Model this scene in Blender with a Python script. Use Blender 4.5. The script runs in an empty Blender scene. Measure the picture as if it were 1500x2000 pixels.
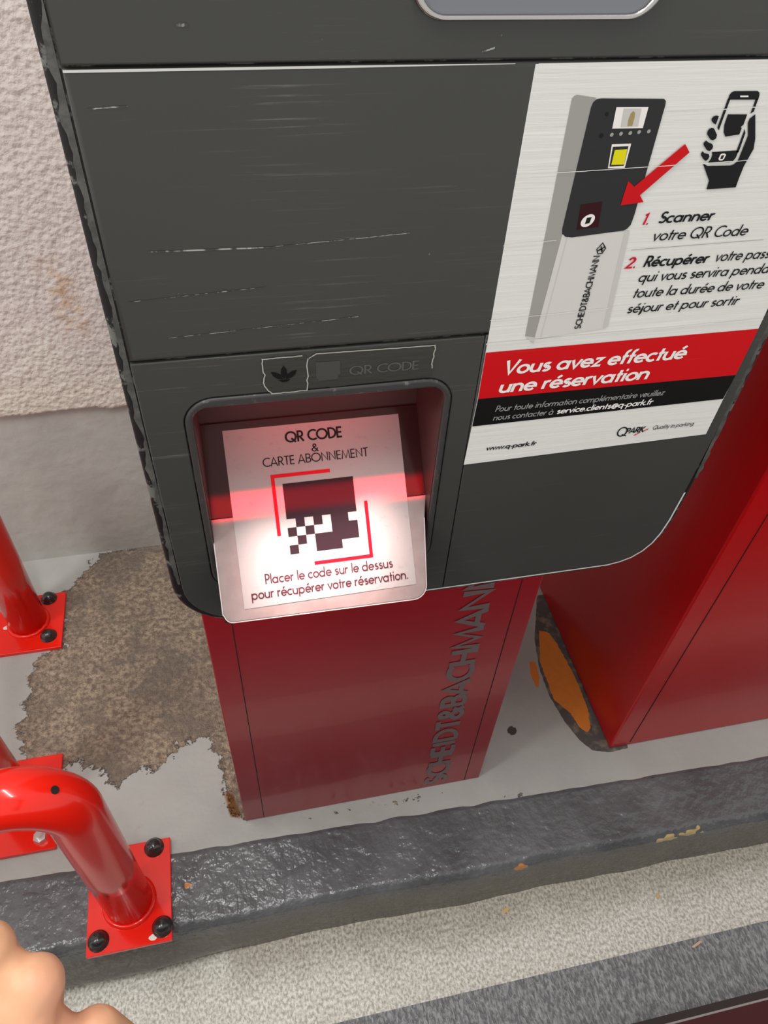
import bpy, bmesh, math, random
from mathutils import Vector, Matrix, noise
random.seed(7)
SC = bpy.context.scene
COL = SC.collection
# ------------------------------------------------------------------ camera, world, lights, exposure
cam = bpy.data.cameras.new('camera'); cam.sensor_fit = 'VERTICAL'; cam.sensor_height = 24.0
cam.lens = 1500.0 / 2000.0 * 24.0; cam.clip_start = 0.02
camo = bpy.data.objects.new('camera', cam); COL.objects.link(camo)
R = ((0.97735058, -0.1180343, 0.17565237), (-0.20600763, -0.72063653, 0.66199989), (0.04844281, -0.6831917, -0.72863049))
camo.matrix_world = Matrix(((R[0][0], -R[0][1], -R[0][2], 0.0), (R[1][0], -R[1][1], -R[1][2], -0.42),
                            (R[2][0], -R[2][1], -R[2][2], 1.27), (0, 0, 0, 1)))
SC.camera = camo
W = bpy.data.worlds.new('world'); SC.world = W; W.use_nodes = True
W.node_tree.nodes['Background'].inputs[0].default_value = (1.0, 0.985, 0.96, 1)
W.node_tree.nodes['Background'].inputs[1].default_value = 0.78
SC.view_settings.view_transform = 'Standard'; SC.view_settings.look = 'None'
SC.view_settings.exposure = 0.15; SC.view_settings.gamma = 1.0; SC.view_settings.use_curve_mapping = False

def area(name, loc, target, sx, sy, power, color=(1, 1, 1), spread=180):
    l = bpy.data.lights.new(name, 'AREA'); l.shape = 'RECTANGLE'; l.size = sx; l.size_y = sy
    l.energy = power; l.color = color; l.spread = math.radians(spread)
    o = bpy.data.objects.new(name, l); COL.objects.link(o); o.location = loc
    d = Vector(target) - Vector(loc)
    o.rotation_euler = d.to_track_quat('-Z', 'Y').to_euler()
    return o
area('unseen_overhead_lamp', (-0.25, -0.22, 3.05), (-0.20, -0.20, 0.0), 1.5, 0.10, 25, (1.0, 0.99, 0.96))
area('unseen_overhead_lamp', (-1.6, -0.6, 2.9), (-0.3, 0.4, 0.3), 0.3, 1.2, 26, (1.0, 0.98, 0.95))  # unseen lamp on the left, added to brighten the back wall

# ------------------------------------------------------------------ materials
def mat(name, color, rough=0.5, metal=0.0, coat=0.0, spec=0.5, emit=None):
    m = bpy.data.materials.new(name); m.use_nodes = True
    b = m.node_tree.nodes['Principled BSDF']
    b.inputs['Base Color'].default_value = (*color, 1); b.inputs['Roughness'].default_value = rough
    b.inputs['Metallic'].default_value = metal; b.inputs['Coat Weight'].default_value = coat
    b.inputs['Specular IOR Level'].default_value = spec
    if emit: b.inputs['Emission Color'].default_value = (*emit[0], 1); b.inputs['Emission Strength'].default_value = emit[1]
    return m
class NT:
    def __init__(s, m): s.m = m; s.t = m.node_tree; s.b = s.t.nodes['Principled BSDF']; s.co = None
    def n(s, kind, **kw):
        x = s.t.nodes.new(kind)
        for k, v in kw.items(): setattr(x, k, v)
        return x
    def coord(s, scale=(1, 1, 1)):
        if s.co is None: s.co = s.n('ShaderNodeTexCoord')
        mp = s.n('ShaderNodeMapping'); mp.inputs['Scale'].default_value = scale
        s.t.links.new(s.co.outputs['Object'], mp.inputs['Vector']); return mp.outputs[0]
    def noise(s, scale, detail=4, rough=0.55, st=(1, 1, 1), dist=0.0):
        x = s.n('ShaderNodeTexNoise'); x.inputs['Scale'].default_value = scale; x.inputs['Detail'].default_value = detail
        x.inputs['Roughness'].default_value = rough; x.inputs['Distortion'].default_value = dist
        s.t.links.new(s.coord(st), x.inputs['Vector']); return x.outputs['Fac']
    def vor(s, scale, st=(1, 1, 1)):
        x = s.n('ShaderNodeTexVoronoi'); x.feature = 'SMOOTH_F1'; x.inputs['Scale'].default_value = scale
        s.t.links.new(s.coord(st), x.inputs['Vector']); return x.outputs['Distance']
    def ramp(s, fac, stops):
        r = s.n('ShaderNodeValToRGB'); e = r.color_ramp.elements
        while len(e) < len(stops): e.new(0.5)
        for el, (p, c) in zip(e, stops):
            el.position = p; el.color = (c, c, c, 1) if not isinstance(c, (tuple, list)) else (*c, 1)
        s.t.links.new(fac, r.inputs[0]); return r.outputs[0]
    def math(s, op, a, b=None, clamp=False):
        x = s.n('ShaderNodeMath', operation=op); x.use_clamp = clamp
        for i, v in enumerate((a, b)):
            if v is None: continue
            if isinstance(v, (int, float)): x.inputs[i].default_value = v
            else: s.t.links.new(v, x.inputs[i])
        return x.outputs[0]
    def mix(s, fac, a, b):
        x = s.n('ShaderNodeMix', data_type='RGBA')
        for i, v in ((0, fac), (6, a), (7, b)):
            if isinstance(v, (int, float)): x.inputs[i].default_value = v
            elif isinstance(v, tuple): x.inputs[i].default_value = (*v, 1)
            else: s.t.links.new(v, x.inputs[i])
        return x.outputs[2]
    def attr(s, name):
        x = s.n('ShaderNodeAttribute'); x.attribute_name = name; return x.outputs['Fac']
    def color(s, v): s.t.links.new(v, s.b.inputs['Base Color'])
    def rough(s, v): s.t.links.new(v, s.b.inputs['Roughness'])
    def bump(s, h, strength=0.5, dist=0.002):
        x = s.n('ShaderNodeBump'); x.inputs['Strength'].default_value = strength; x.inputs['Distance'].default_value = dist
        s.t.links.new(h, x.inputs['Height'])
        s.t.links.new(x.outputs[0], s.b.inputs['Normal'])

# rough stucco
M_stucco = mat('stucco', (0.62, 0.56, 0.52), 0.9); k = NT(M_stucco)
big = k.noise(3.0, 3); fine = k.noise(90, 3, 0.6); peb = k.vor(125)
c = k.mix(k.ramp(big, [(0.35, 0), (0.7, 1)]), (0.66, 0.625, 0.59), (0.60, 0.57, 0.535))
c = k.mix(k.math('MULTIPLY', k.attr('bare'), 0.9), c, (0.72, 0.70, 0.61))
c = k.mix(k.math('MULTIPLY', k.attr('stain'), k.ramp(k.noise(45, 4), [(0.4, 0), (0.6, 1)])), c, (0.52, 0.33, 0.15))
k.color(c); k.bump(k.math('ADD', k.math('MULTIPLY', peb, 1.1), k.math('MULTIPLY', fine, 1.3)), 0.38, 0.006)
# grey masonry paint on the wall foot
M_band = mat('grey_masonry_paint', (0.40, 0.41, 0.39), 0.6); k = NT(M_band)
c = k.mix(k.ramp(k.noise(7, 5), [(0.35, 0), (0.7, 1)]), (0.47, 0.505, 0.47), (0.56, 0.59, 0.55))
c = k.mix(k.ramp(k.noise(60, 4), [(0.70, 0), (0.76, 1)]), c, (0.22, 0.19, 0.16))
k.color(c); k.bump(k.noise(26, 5, 0.5), 0.35, 0.008)
# painted plinth with worn patch, primer and orange paint
M_floor = mat('grey_floor_paint', (0.46, 0.45, 0.42), 0.45); k = NT(M_floor)
grey = k.mix(k.ramp(k.noise(6, 4), [(0.35, 0), (0.7, 1)]), (0.37, 0.375, 0.355), (0.44, 0.445, 0.42))
grey = k.mix(k.ramp(k.noise(38, 5, 0.6, dist=0.8), [(0.66, 0), (0.74, 1)]), grey, (0.40, 0.34, 0.29))
sand = k.mix(k.ramp(k.noise(105, 6, 0.75), [(0.42, 0), (0.60, 1)]), (0.24, 0.185, 0.14), (0.60, 0.48, 0.35))
sand = k.mix(k.math('MULTIPLY', k.ramp(k.noise(9, 5, 0.65), [(0.45, 0), (0.58, 1)]), 0.75), sand, (0.225, 0.19, 0.155))
w = k.math('ADD', k.attr('wear'), k.math('MULTIPLY', k.math('SUBTRACT', k.noise(32, 7, 0.75, dist=0.3), 0.5), 1.5))
wm = k.ramp(w, [(0.48, 0), (0.53, 1)])
c = k.mix(wm, grey, sand)
pm = k.math('ADD', k.attr('primer'), k.math('MULTIPLY', k.math('SUBTRACT', k.noise(60, 4), 0.5), 0.25))
c = k.mix(k.ramp(pm, [(0.49, 0), (0.51, 1)]), c, k.mix(k.ramp(k.noise(50, 4), [(0.5, 0), (0.7, 1)]), (0.085, 0.085, 0.08), (0.25, 0.21, 0.16)))
om = k.math('ADD', k.attr('orange'), k.math('MULTIPLY', k.math('SUBTRACT', k.noise(120, 4), 0.5), 0.4))
c = k.mix(k.ramp(om, [(0.49, 0), (0.52, 1)]), c, k.mix(k.noise(90, 3), (0.75, 0.25, 0.035), (0.62, 0.20, 0.035)))
c = k.mix(k.ramp(k.attr('rust'), [(0.4, 0), (0.6, 1)]), c, (0.26, 0.11, 0.03))
c = k.mix(k.ramp(k.attr('hole'), [(0.4, 0), (0.6, 1)]), c, (0.05, 0.045, 0.04))
k.color(c); k.rough(k.math('ADD', k.math('MULTIPLY', wm, 0.35), 0.36))
hgt = k.math('ADD', k.math('MULTIPLY', k.math('MULTIPLY', wm, k.noise(85, 5, 0.7)), 1.6), k.math('MULTIPLY', k.noise(22, 3), 0.25))
k.bump(hgt, 1.0, 0.009)
# thick black-grey kerb paint
M_kerb = mat('kerb_paint', (0.07, 0.075, 0.08), 0.35); k = NT(M_kerb)
c = k.mix(k.ramp(k.noise(9, 4), [(0.35, 0), (0.7, 1)]), (0.085, 0.088, 0.093), (0.145, 0.150, 0.158))
c = k.mix(k.ramp(k.noise(30, 5, 0.7), [(0.66, 0), (0.72, 1)]), c, (0.15, 0.13, 0.11))
face = k.math('ADD', k.attr('face'), k.math('MULTIPLY', k.math('SUBTRACT', k.noise(25, 5, 0.7), 0.5), 0.6))
c = k.mix(k.ramp(face, [(0.5, 0), (0.75, 1)]), c, (0.125, 0.115, 0.10))
c = k.mix(k.ramp(k.attr('chip'), [(0.45, 0), (0.55, 1)]), c, (0.62, 0.46, 0.20))
c = k.mix(k.ramp(k.attr('chipo'), [(0.45, 0), (0.55, 1)]), c, (0.60, 0.24, 0.07))
k.color(c)
k.rough(k.ramp(k.noise(60, 3), [(0.3, 0.16), (0.7, 0.30)]))
k.bump(k.math('ADD', k.math('MULTIPLY', k.noise(85, 2, 0.5), 0.8), k.math('MULTIPLY', k.noise(28, 3), 1.3)), 0.8, 0.0045)
# concrete lane
M_road = mat('lane_concrete', (0.5, 0.48, 0.43), 0.85); k = NT(M_road)
sp = k.noise(250, 3, 0.6, st=(1, 0.7, 1))
c = k.mix(k.ramp(sp, [(0.36, 0), (0.62, 1)]), (0.42, 0.40, 0.345), (0.84, 0.825, 0.76))
gr = k.math('ADD', k.attr('kerb_tint'), k.math('MULTIPLY', k.math('SUBTRACT', k.noise(14, 5, 0.6), 0.5), 0.9))
c = k.mix(k.math('MULTIPLY', k.ramp(gr, [(0.35, 0), (0.85, 1)]), 0.75), c, k.mix(k.ramp(sp, [(0.36, 0), (0.62, 1)]), (0.20, 0.175, 0.14), (0.46, 0.41, 0.33)))
k.color(c); k.bump(sp, 0.6, 0.004)
M_strip = mat('dark_lane_paint', (0.16, 0.165, 0.17), 0.42); k = NT(M_strip)
sp = k.noise(190, 2, 0.5, st=(1.4, 0.6, 1), dist=0.4)
c = k.mix(k.ramp(sp, [(0.40, 0), (0.66, 1)]), (0.135, 0.14, 0.147), (0.34, 0.345, 0.355))
k.color(c); k.bump(sp, 0.9, 0.0045)

def scratched(name, base, light, rough):
    m = mat(name, base, rough); k = NT(m)
    st = k.noise(9, 7, 0.72, st=(1, 1, 42)); reg = k.noise(5.5, 2, st=(0.8, 1, 1.6))
    s = k.math('MULTIPLY', k.ramp(st, [(0.57, 0), (0.72, 1)]), k.ramp(reg, [(0.47, 0), (0.66, 1)]))
    dots = k.ramp(k.noise(230, 1), [(0.80, 0), (0.83, 1)])
    c = k.mix(k.math('MULTIPLY', s, 0.65), base, light)
    c = k.mix(k.math('MULTIPLY', dots, 0.5), c, light)
    k.color(c); k.rough(k.ramp(k.noise(6, 3), [(0.3, rough - 0.05), (0.7, rough + 0.07)]))
    return m
M_face = scratched('dark_panel_paint', (0.040, 0.041, 0.038), (0.22, 0.215, 0.20), 0.42)
M_seam = mat('black_gap', (0.006, 0.006, 0.006), 0.7)
M_rubber = mat('worn_black_edge', (0.012, 0.010, 0.010), 0.45, spec=0.3); k = NT(M_rubber)
wr = k.ramp(k.noise(55, 5, 0.7), [(0.54, 0), (0.60, 1)])
c = k.mix(wr, (0.011, 0.009, 0.009), (0.13, 0.13, 0.12)); k.color(c); k.bump(k.noise(120, 3), 0.3, 0.001)
M_rim = mat('recess_collar', (0.035, 0.034, 0.033), 0.45); k = NT(M_rim)
c = k.mix(k.ramp(k.noise(95, 4, 0.7), [(0.60, 0), (0.70, 1)]), (0.036, 0.035, 0.034), (0.13, 0.125, 0.12)); k.color(c)
M_line = mat('painted_edge_highlight', (0.62, 0.62, 0.59), 0.35)  # pale colour for the painted highlights on panel edges
M_scratch = mat('bare_scratch', (0.21, 0.205, 0.19), 0.5); k = NT(M_scratch)
k.color(k.mix(k.ramp(k.noise(160, 3, st=(1, 1, .2)), [(0.46, 0), (0.58, 1)]), (0.045, 0.046, 0.043), (0.38, 0.375, 0.35)))
M_tapeedge = mat('frayed_tape_edge', (0.40, 0.39, 0.35), 0.4)
M_recess = mat('recess_plastic', (0.060, 0.026, 0.027), 0.40)
M_red = mat('red_paint', (0.33, 0.006, 0.014), 0.24, coat=0.2)
M_cabred = mat('cabinet_red_paint', (0.52, 0.003, 0.005), 0.26, spec=0.4, coat=0.1)
M_hoop = mat('hoop_red_paint', (0.84, 0.016, 0.007), 0.18, coat=0.25, spec=0.35)
M_bolt = mat('black_bolt', (0.025, 0.025, 0.025), 0.22, coat=0.4)
M_chrome = mat('brushed_steel', (0.50, 0.48, 0.47), 0.25, metal=1.0)
M_nut = mat('galvanised_steel', (0.72, 0.72, 0.70), 0.3, metal=0.8)
M_screen = mat('screen_glass', (0.16, 0.17, 0.19), 0.12, coat=0.5)
M_paper = mat('poster_paper', (0.75, 0.745, 0.725), 0.5, spec=0.3); k = NT(M_paper)
st = k.noise(7, 6, 0.65, st=(1, 1, 34))
c = k.mix(k.math('MULTIPLY', k.ramp(st, [(0.56, 0), (0.68, 1)]), 0.45), (0.73, 0.725, 0.70), (0.86, 0.855, 0.84))
c = k.mix(k.math('MULTIPLY', k.ramp(k.noise(12, 5, 0.65, st=(1, 1, 12)), [(0.60, 0), (0.75, 1)]), 0.35), c, (0.55, 0.52, 0.45))
k.color(c); k.bump(st, 0.35, 0.0012)
def streaked(name, base, light, amt):
    m = mat(name, base, 0.45, spec=0.15); k = NT(m)
    st = k.noise(7, 6, 0.7, st=(1, 1, 60))
    k.color(k.mix(k.math('MULTIPLY', k.ramp(st, [(0.64, 0), (0.72, 1)]), amt), base, light)); return m
M_pred = streaked('poster_red', (0.58, 0.004, 0.008), (0.62, 0.16, 0.14), 0.45)
M_pblack = streaked('poster_black', (0.005, 0.005, 0.005), (0.10, 0.10, 0.10), 0.5)
M_ink = mat('black_ink', (0.012, 0.012, 0.013), 0.4, spec=0.12)
M_inkred = mat('red_ink', (0.58, 0.006, 0.03), 0.4, spec=0.12)
M_white = mat('white_ink', (0.84, 0.80, 0.78), 0.4, spec=0.12)
M_greyink = mat('light_grey_ink', (0.30, 0.30, 0.29), 0.4, spec=0.12)
M_pg = mat('print_mid_grey', (0.34, 0.33, 0.31), 0.42, spec=0.12)
M_pg2 = mat('print_pale_grey', (0.56, 0.55, 0.52), 0.42, spec=0.12)
M_pg3 = mat('print_light_grey', (0.64, 0.63, 0.60), 0.42, spec=0.12)
M_pd = mat('print_charcoal', (0.030, 0.030, 0.031), 0.4, spec=0.12)
M_pyel = mat('print_yellow', (0.72, 0.66, 0.01), 0.4, spec=0.12)
M_pmar = mat('print_maroon', (0.035, 0.006, 0.009), 0.4, spec=0.12)
M_pskin = mat('print_tan', (0.36, 0.27, 0.12), 0.4, spec=0.12)
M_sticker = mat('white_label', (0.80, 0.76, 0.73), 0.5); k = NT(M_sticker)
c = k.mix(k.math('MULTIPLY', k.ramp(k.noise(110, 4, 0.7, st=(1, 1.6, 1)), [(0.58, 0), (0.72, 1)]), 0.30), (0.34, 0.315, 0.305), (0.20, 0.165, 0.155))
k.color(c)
M_code = mat('plum_ink', (0.022, 0.012, 0.016), 0.35, spec=0.12)
M_bracket = mat('bracket_red', (0.60, 0.006, 0.016), 0.4, spec=0.12)
M_ltext = mat('label_lettering', (0.075, 0.022, 0.030), 0.45, spec=0.12)
M_ledgeshade = mat('ledge_frame_shaded', (0.034, 0.008, 0.008), 0.15, spec=0.25)  # shade of the recess put into the ledge frame's colour
M_lip = mat('beige_acrylic_lip', (0.47, 0.40, 0.37), 0.35, coat=0.3); k = NT(M_lip)
c = k.mix(k.ramp(k.noise(60, 4), [(0.35, 0), (0.75, 1)]), (0.24, 0.185, 0.175), (0.30, 0.24, 0.225)); k.color(c)
M_lipedge = mat('clear_lip_edge', (0.50, 0.44, 0.42), 0.3)
M_led = mat('red_lamp_cover', (0.30, 0.0, 0.01), 0.4, emit=((1.0, 0.02, 0.05), 3.0))
M_tape = mat('dark_tape', (0.034, 0.034, 0.029), 0.30); k = NT(M_tape); k.bump(k.noise(30, 4, st=(1, 1, 6)), 0.2, 0.001)
M_emboss = mat('embossed_tape', (0.085, 0.085, 0.075), 0.30)
M_emboss2 = mat('embossed_dark_tape', (0.052, 0.052, 0.046), 0.35)
M_logo = mat('faded_logo_black', (0.008, 0.008, 0.008), 0.4, spec=0.12)
M_colgrey = mat('column_lettering', (0.17, 0.125, 0.125), 0.4)
M_skin = mat('skin', (0.66, 0.34, 0.20), 0.5); k = NT(M_skin)
c = k.mix(k.ramp(k.noise(26, 4), [(0.35, 0), (0.7, 1)]), (0.66, 0.36, 0.20), (0.72, 0.34, 0.22)); k.color(c)
k.b.inputs['Subsurface Weight'].default_value = 0.25; k.b.inputs['Subsurface Radius'].default_value = (0.008, 0.003, 0.0015)
k.bump(k.noise(420, 3, 0.6), 0.12, 0.0006)
M_car = mat('maroon_car_paint', (0.062, 0.010, 0.012), 0.45, spec=0.25)
M_trim = mat('black_car_trim', (0.035, 0.033, 0.033), 0.45)
M_splint = mat('pale_wood', (0.62, 0.44, 0.30), 0.7)
M_flake = mat('ochre_flake', (0.60, 0.40, 0.16), 0.7)
M_weld = mat('chipped_white', (0.80, 0.72, 0.66), 0.35)

# ------------------------------------------------------------------ helpers
def link(name, me, m=None, parent=None):
    o = bpy.data.objects.new(name, me); COL.objects.link(o)
    if m is not None and not me.materials: me.materials.append(m)
    if parent is not None: o.parent = parent
    return o
def bmobj(name, bm, m, parent=None, smooth=False):
    me = bpy.data.meshes.new(name); bmesh.ops.recalc_face_normals(bm, faces=bm.faces)
    bm.to_mesh(me); bm.free()
    if smooth:
        for p in me.polygons: p.use_smooth = True
    return link(name, me, m, parent)
def thing(name, label, cat, loc=(0, 0, 0), group=None):
    o = bpy.data.objects.new(name, None); COL.objects.link(o); o.location = loc; o.empty_display_size = 0.05
    o['label'] = label; o['category'] = cat
    if group: o['group'] = group
    return o
def struct(o): o['kind'] = 'structure'; return o
def add_box(bm, x0, x1, y0, y1, z0, z1, bevel=0.0, seg=2):
    r = bmesh.ops.create_cube(bm, size=1.0)
    for v in r['verts']: v.co = Vector(((x0 + x1) / 2 + v.co.x * (x1 - x0), (y0 + y1) / 2 + v.co.y * (y1 - y0), (z0 + z1) / 2 + v.co.z * (z1 - z0)))
    if bevel:
        es = list({e for v in r['verts'] for e in v.link_edges})
        bmesh.ops.bevel(bm, geom=es, offset=bevel, segments=seg, affect='EDGES', profile=0.5)
def box(name, a, m, parent=None, bevel=0.0, seg=2):
    bm = bmesh.new(); add_box(bm, *a, bevel=bevel, seg=seg); return bmobj(name, bm, m, parent)

# frames: local (a, b, h) -> world; h points out of the surface towards the viewer
F_FACE = Matrix(((1, 0, 0, 0), (0, 0, -1, 0), (0, 1, 0, 0), (0, 0, 0, 1)))
F_COL = Matrix.Translation((0, 0.093, 0)) @ F_FACE
LZ = 0.7948
F_LEDGE = Matrix(((1, 0, 0, 0), (0, 0.676, -0.737, 0), (0, 0.737, 0.676, LZ), (0, 0, 0, 1)))
F_GROUND = Matrix.Identity(4)

def plate(name, loops, frame, m, parent, h0, h1, bevel=0.0, res=2):
    """a flat slab with holes: loops are closed outlines in the frame, from height h0 to h1"""
    cu = bpy.data.curves.new(name, 'CURVE'); cu.dimensions = '2D'; cu.fill_mode = 'BOTH'
    for lp in loops:
        s = cu.splines.new('POLY'); s.points.add(len(lp) - 1)
        for p, (a, b) in zip(s.points, lp): p.co = (a, b, 0, 1)
        s.use_cyclic_u = True
    cu.extrude = max((h1 - h0) / 2 - bevel, 0.0); cu.bevel_depth = bevel; cu.bevel_resolution = res; cu.offset = -bevel
    t = bpy.data.objects.new(name, cu); COL.objects.link(t)
    dg = bpy.context.evaluated_depsgraph_get(); dg.update()
    me = bpy.data.meshes.new_from_object(t.evaluated_get(dg))
    bpy.data.objects.remove(t); bpy.data.curves.remove(cu)
    me.name = name; me.transform(frame @ Matrix.Translation((0, 0, (h0 + h1) / 2)))
    me.materials.clear()
    return link(name, me, m, parent)
def rrect(x0, x1, z0, z1, r, n=8, corners=(1, 1, 1, 1)):
    """rounded rectangle; corners = bottom-left, bottom-right, top-right, top-left"""
    out = []
    for (cx, cz, a0, on, px, pz) in ((x0 + r, z0 + r, 180, corners[0], x0, z0), (x1 - r, z0 + r, 270, corners[1], x1, z0),
                                     (x1 - r, z1 - r, 0, corners[2], x1, z1), (x0 + r, z1 - r, 90, corners[3], x0, z1)):
        if not on: out.append((px, pz)); continue
        for i in range(n + 1):
            a = math.radians(a0 + 90 * i / n); out.append((cx + r * math.cos(a), cz + r * math.sin(a)))
    return out
def offset_loop(lp, d):
    n = len(lp); out = []
    ar = sum(lp[i][0] * lp[(i + 1) % n][1] - lp[(i + 1) % n][0] * lp[i][1] for i in range(n)); sg = 1 if ar > 0 else -1
    for i in range(n):
        p, q, r_ = Vector(lp[i - 1]), Vector(lp[i]), Vector(lp[(i + 1) % n])
        a = (q - p).normalized(); b = (r_ - q).normalized()
        na = Vector((a.y, -a.x)) * sg; nb = Vector((b.y, -b.x)) * sg
        mm = (na + nb); mm = mm / max(mm.length_squared, 1e-9) * 2 if mm.length > 1e-6 else na
        out.append(tuple(q + mm * d))
    return out
def ribbon(bm, pts, w, closed=False, tf=None, dz=0.0):
    """a mitred stroke of width w along 2-D points"""
    P = [Vector(p) for p in pts]; n = len(P)
    if n < 2: return
    L, Rr = [], []
    for i in range(n):
        a = P[i] - P[i - 1] if (i > 0 or closed) else P[1] - P[0]
        b = P[(i + 1) % n] - P[i] if (i < n - 1 or closed) else P[-1] - P[-2]
        a.normalize(); b.normalize()
        na = Vector((-a.y, a.x)); nb = Vector((-b.y, b.x)); mm = na + nb
        mm = na if mm.length < 1e-4 else mm * (2 / mm.length_squared)
        if mm.length > 1.8: mm = mm.normalized() * 1.8
        L.append(P[i] + mm * w / 2); Rr.append(P[i] - mm * w / 2)
    tf = tf or (lambda p: (p.x, p.y, 0))
    up_ = lambda c, i: (c[0], c[1], c[2] + i * dz)
    lv = [bm.verts.new(up_(tf(p), i)) for i, p in enumerate(L)]; rv = [bm.verts.new(up_(tf(p), i)) for i, p in enumerate(Rr)]
    for i in range(n if closed else n - 1):
        j = (i + 1) % n
        try: bm.faces.new((rv[i], rv[j], lv[j], lv[i]))
        except ValueError: pass

# ------------------------------------------------------------------ a geometric stroke alphabet
def arc(cx, cy, rx, ry, a0, a1, n=14):
    return [(cx + rx * math.cos(math.radians(a0 + (a1 - a0) * i / n)), cy + ry * math.sin(math.radians(a0 + (a1 - a0) * i / n))) for i in range(n + 1)]
XH = 0.62; O = lambda x: arc(x + .31, .31, .26, .26, 0, 360, 24)
def st(x, a, b): return [(x, a), (x, b)]
def dot(x, y): return [(x - .055, y), (x + .055, y)]
G = {
 ' ': (.30, []), '.': (.22, [dot(.1, .055)]), ',': (.22, [[(.12, .1), (.06, -.12)]]), '-': (.36, [[(.05, .3), (.31, .3)]]),
 'a': (.72, [O(0), st(.57, 0, XH)]), 'b': (.72, [O(.02), st(.07, 0, 1)]), 'c': (.56, [arc(.31, .31, .26, .26, 48, 312)]),
 'd': (.72, [O(0), st(.57, 0, 1)]), 'e': (.66, [[(.05, .31), (.57, .31)] + arc(.31, .31, .26, .26, 0, 320)[1:]]),
 'f': (.38, [[(.15, 0), (.15, .76)] + arc(.29, .76, .14, .19, 180, 75, 8)[1:], [(.02, .55), (.34, .55)]]),
 'g': (.72, [O(0), [(.57, XH), (.57, -.05)] + arc(.31, -.03, .26, .22, 0, -150, 10)]), 'h': (.66, [st(.07, 0, 1), arc(.30, .34, .22, .23, 180, 0) + [(.52, 0)]]),
 'i': (.24, [st(.1, 0, XH), dot(.1, .86)]), 'j': (.26, [[(.12, XH), (.12, -.12)] + arc(.0, -.12, .12, .13, 0, -70, 6), dot(.12, .86)]),
 'k': (.58, [st(.07, 0, 1), [(.50, XH), (.10, .30)], [(.20, .38), (.53, 0)]]), 'l': (.22, [st(.1, 0, 1)]),
 'm': (.98, [st(.07, 0, XH), arc(.27, .36, .19, .21, 180, 0) + [(.46, 0)], arc(.66, .36, .19, .21, 180, 0) + [(.85, 0)]]),
 'n': (.64, [st(.07, 0, XH), arc(.29, .35, .22, .22, 180, 0) + [(.51, 0)]]), 'o': (.66, [O(0)]),
 'p': (.72, [O(.02), st(.07, -.3, XH)]), 'q': (.72, [O(0), st(.57, -.3, XH)]),
 'r': (.40, [st(.07, 0, XH), arc(.27, .36, .20, .21, 180, 70, 8)]),
 's': (.48, [arc(.23, .45, .14, .125, 35, 270, 10) + arc(.23, .185, .16, .14, 90, -145, 10)[0:]]),
 't': (.36, [st(.16, 0, .88), [(.02, .57), (.32, .57)]]), 'u': (.64, [[(.07, XH)] + arc(.29, .27, .22, .22, 180, 360), st(.51, 0, XH)]),
 'v': (.54, [[(.03, XH), (.26, .03), (.49, XH)]]), 'w': (.84, [[(.03, XH), (.22, .03), (.41, XH), (.60, .03), (.79, XH)]]),
 'y': (.54, [[(.03, XH), (.27, .08)], [(.50, XH), (.14, -.3)]]), 'z': (.50, [[(.05, .57), (.42, .57), (.06, .05), (.45, .05)]]),
 'A': (.74, [[(.03, 0), (.36, .97), (.69, 0)], [(.15, .30), (.57, .30)]]),
 'B': (.60, [[(.09, .05), (.09, .95), (.30, .95)] + arc(.30, .73, .19, .22, 90, -90)[1:] + [(.09, .51)], [(.30, .51)] + arc(.30, .28, .23, .23, 90, -90) + [(.09, .05)]]),
 'C': (.76, [arc(.48, .5, .42, .45, 50, 310, 20)]), 'D': (.74, [[(.09, .05), (.09, .95), (.25, .95)] + arc(.25, .5, .42, .45, 90, -90, 18)[1:] + [(.06, .05)]]),
 'E': (.54, [[(.48, .95), (.09, .95), (.09, .05), (.48, .05)], [(.09, .5), (.45, .5)]]), 'H': (.72, [st(.09, 0, 1), st(.62, 0, 1), [(.09, .5), (.62, .5)]]),
 'I': (.26, [st(.12, 0, 1)]), 'K': (.64, [st(.09, 0, 1), [(.55, 1), (.12, .45)], [(.22, .56), (.60, 0)]]),
 'M': (.90, [[(.06, 0), (.17, .95), (.45, .08), (.73, .95), (.84, 0)]]), 'N': (.76, [[(.09, 0), (.09, .93), (.65, .07), (.65, 1)]]),
 'O': (.98, [arc(.48, .5, .43, .45, 0, 360, 28)]), 'P': (.56, [[(.09, 0), (.09, .95), (.27, .95)] + arc(.27, .70, .21, .25, 90, -90)[1:] + [(.09, .45)]]),
 'Q': (1.0, [arc(.48, .5, .43, .45, 0, 360, 28), [(.52, .36), (.88, -.02)]]),
 'R': (.62, [[(.09, 0), (.09, .95), (.27, .95)] + arc(.27, .70, .21, .25, 90, -90)[1:] + [(.09, .45)], [(.26, .45), (.55, 0)]]),
 'S': (.58, [arc(.28, .73, .18, .22, 30, 270, 12) + arc(.28, .28, .22, .23, 90, -150, 12)[0:]]), 'T': (.54, [[(.02, .95), (.52, .95)], st(.27, 0, .95)]),
 'V': (.70, [[(.03, 1), (.34, .05), (.65, 1)]]),
 '1': (.46, [[(.10, .80), (.28, .93), (.28, 0)]]), '2': (.58, [arc(.28, .72, .20, .23, 170, -40, 12) + [(.07, .05), (.52, .05)]]),
 '&': (.74, [[(.66, 0), (.22, .62)] + arc(.33, .78, .14, .17, 215, -40, 10) + [(.16, .40)] + arc(.29, .24, .22, .21, 140, 330, 10) + [(.62, .44)]]),
 '@': (.92, [arc(.42, .36, .16, .18, 0, 360, 16), [(.58, .55), (.58, .26)] + arc(.68, .30, .10, .10, 180, 360, 6) + arc(.43, .36, .36, .38, 0, 310, 20)]),
}
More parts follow.
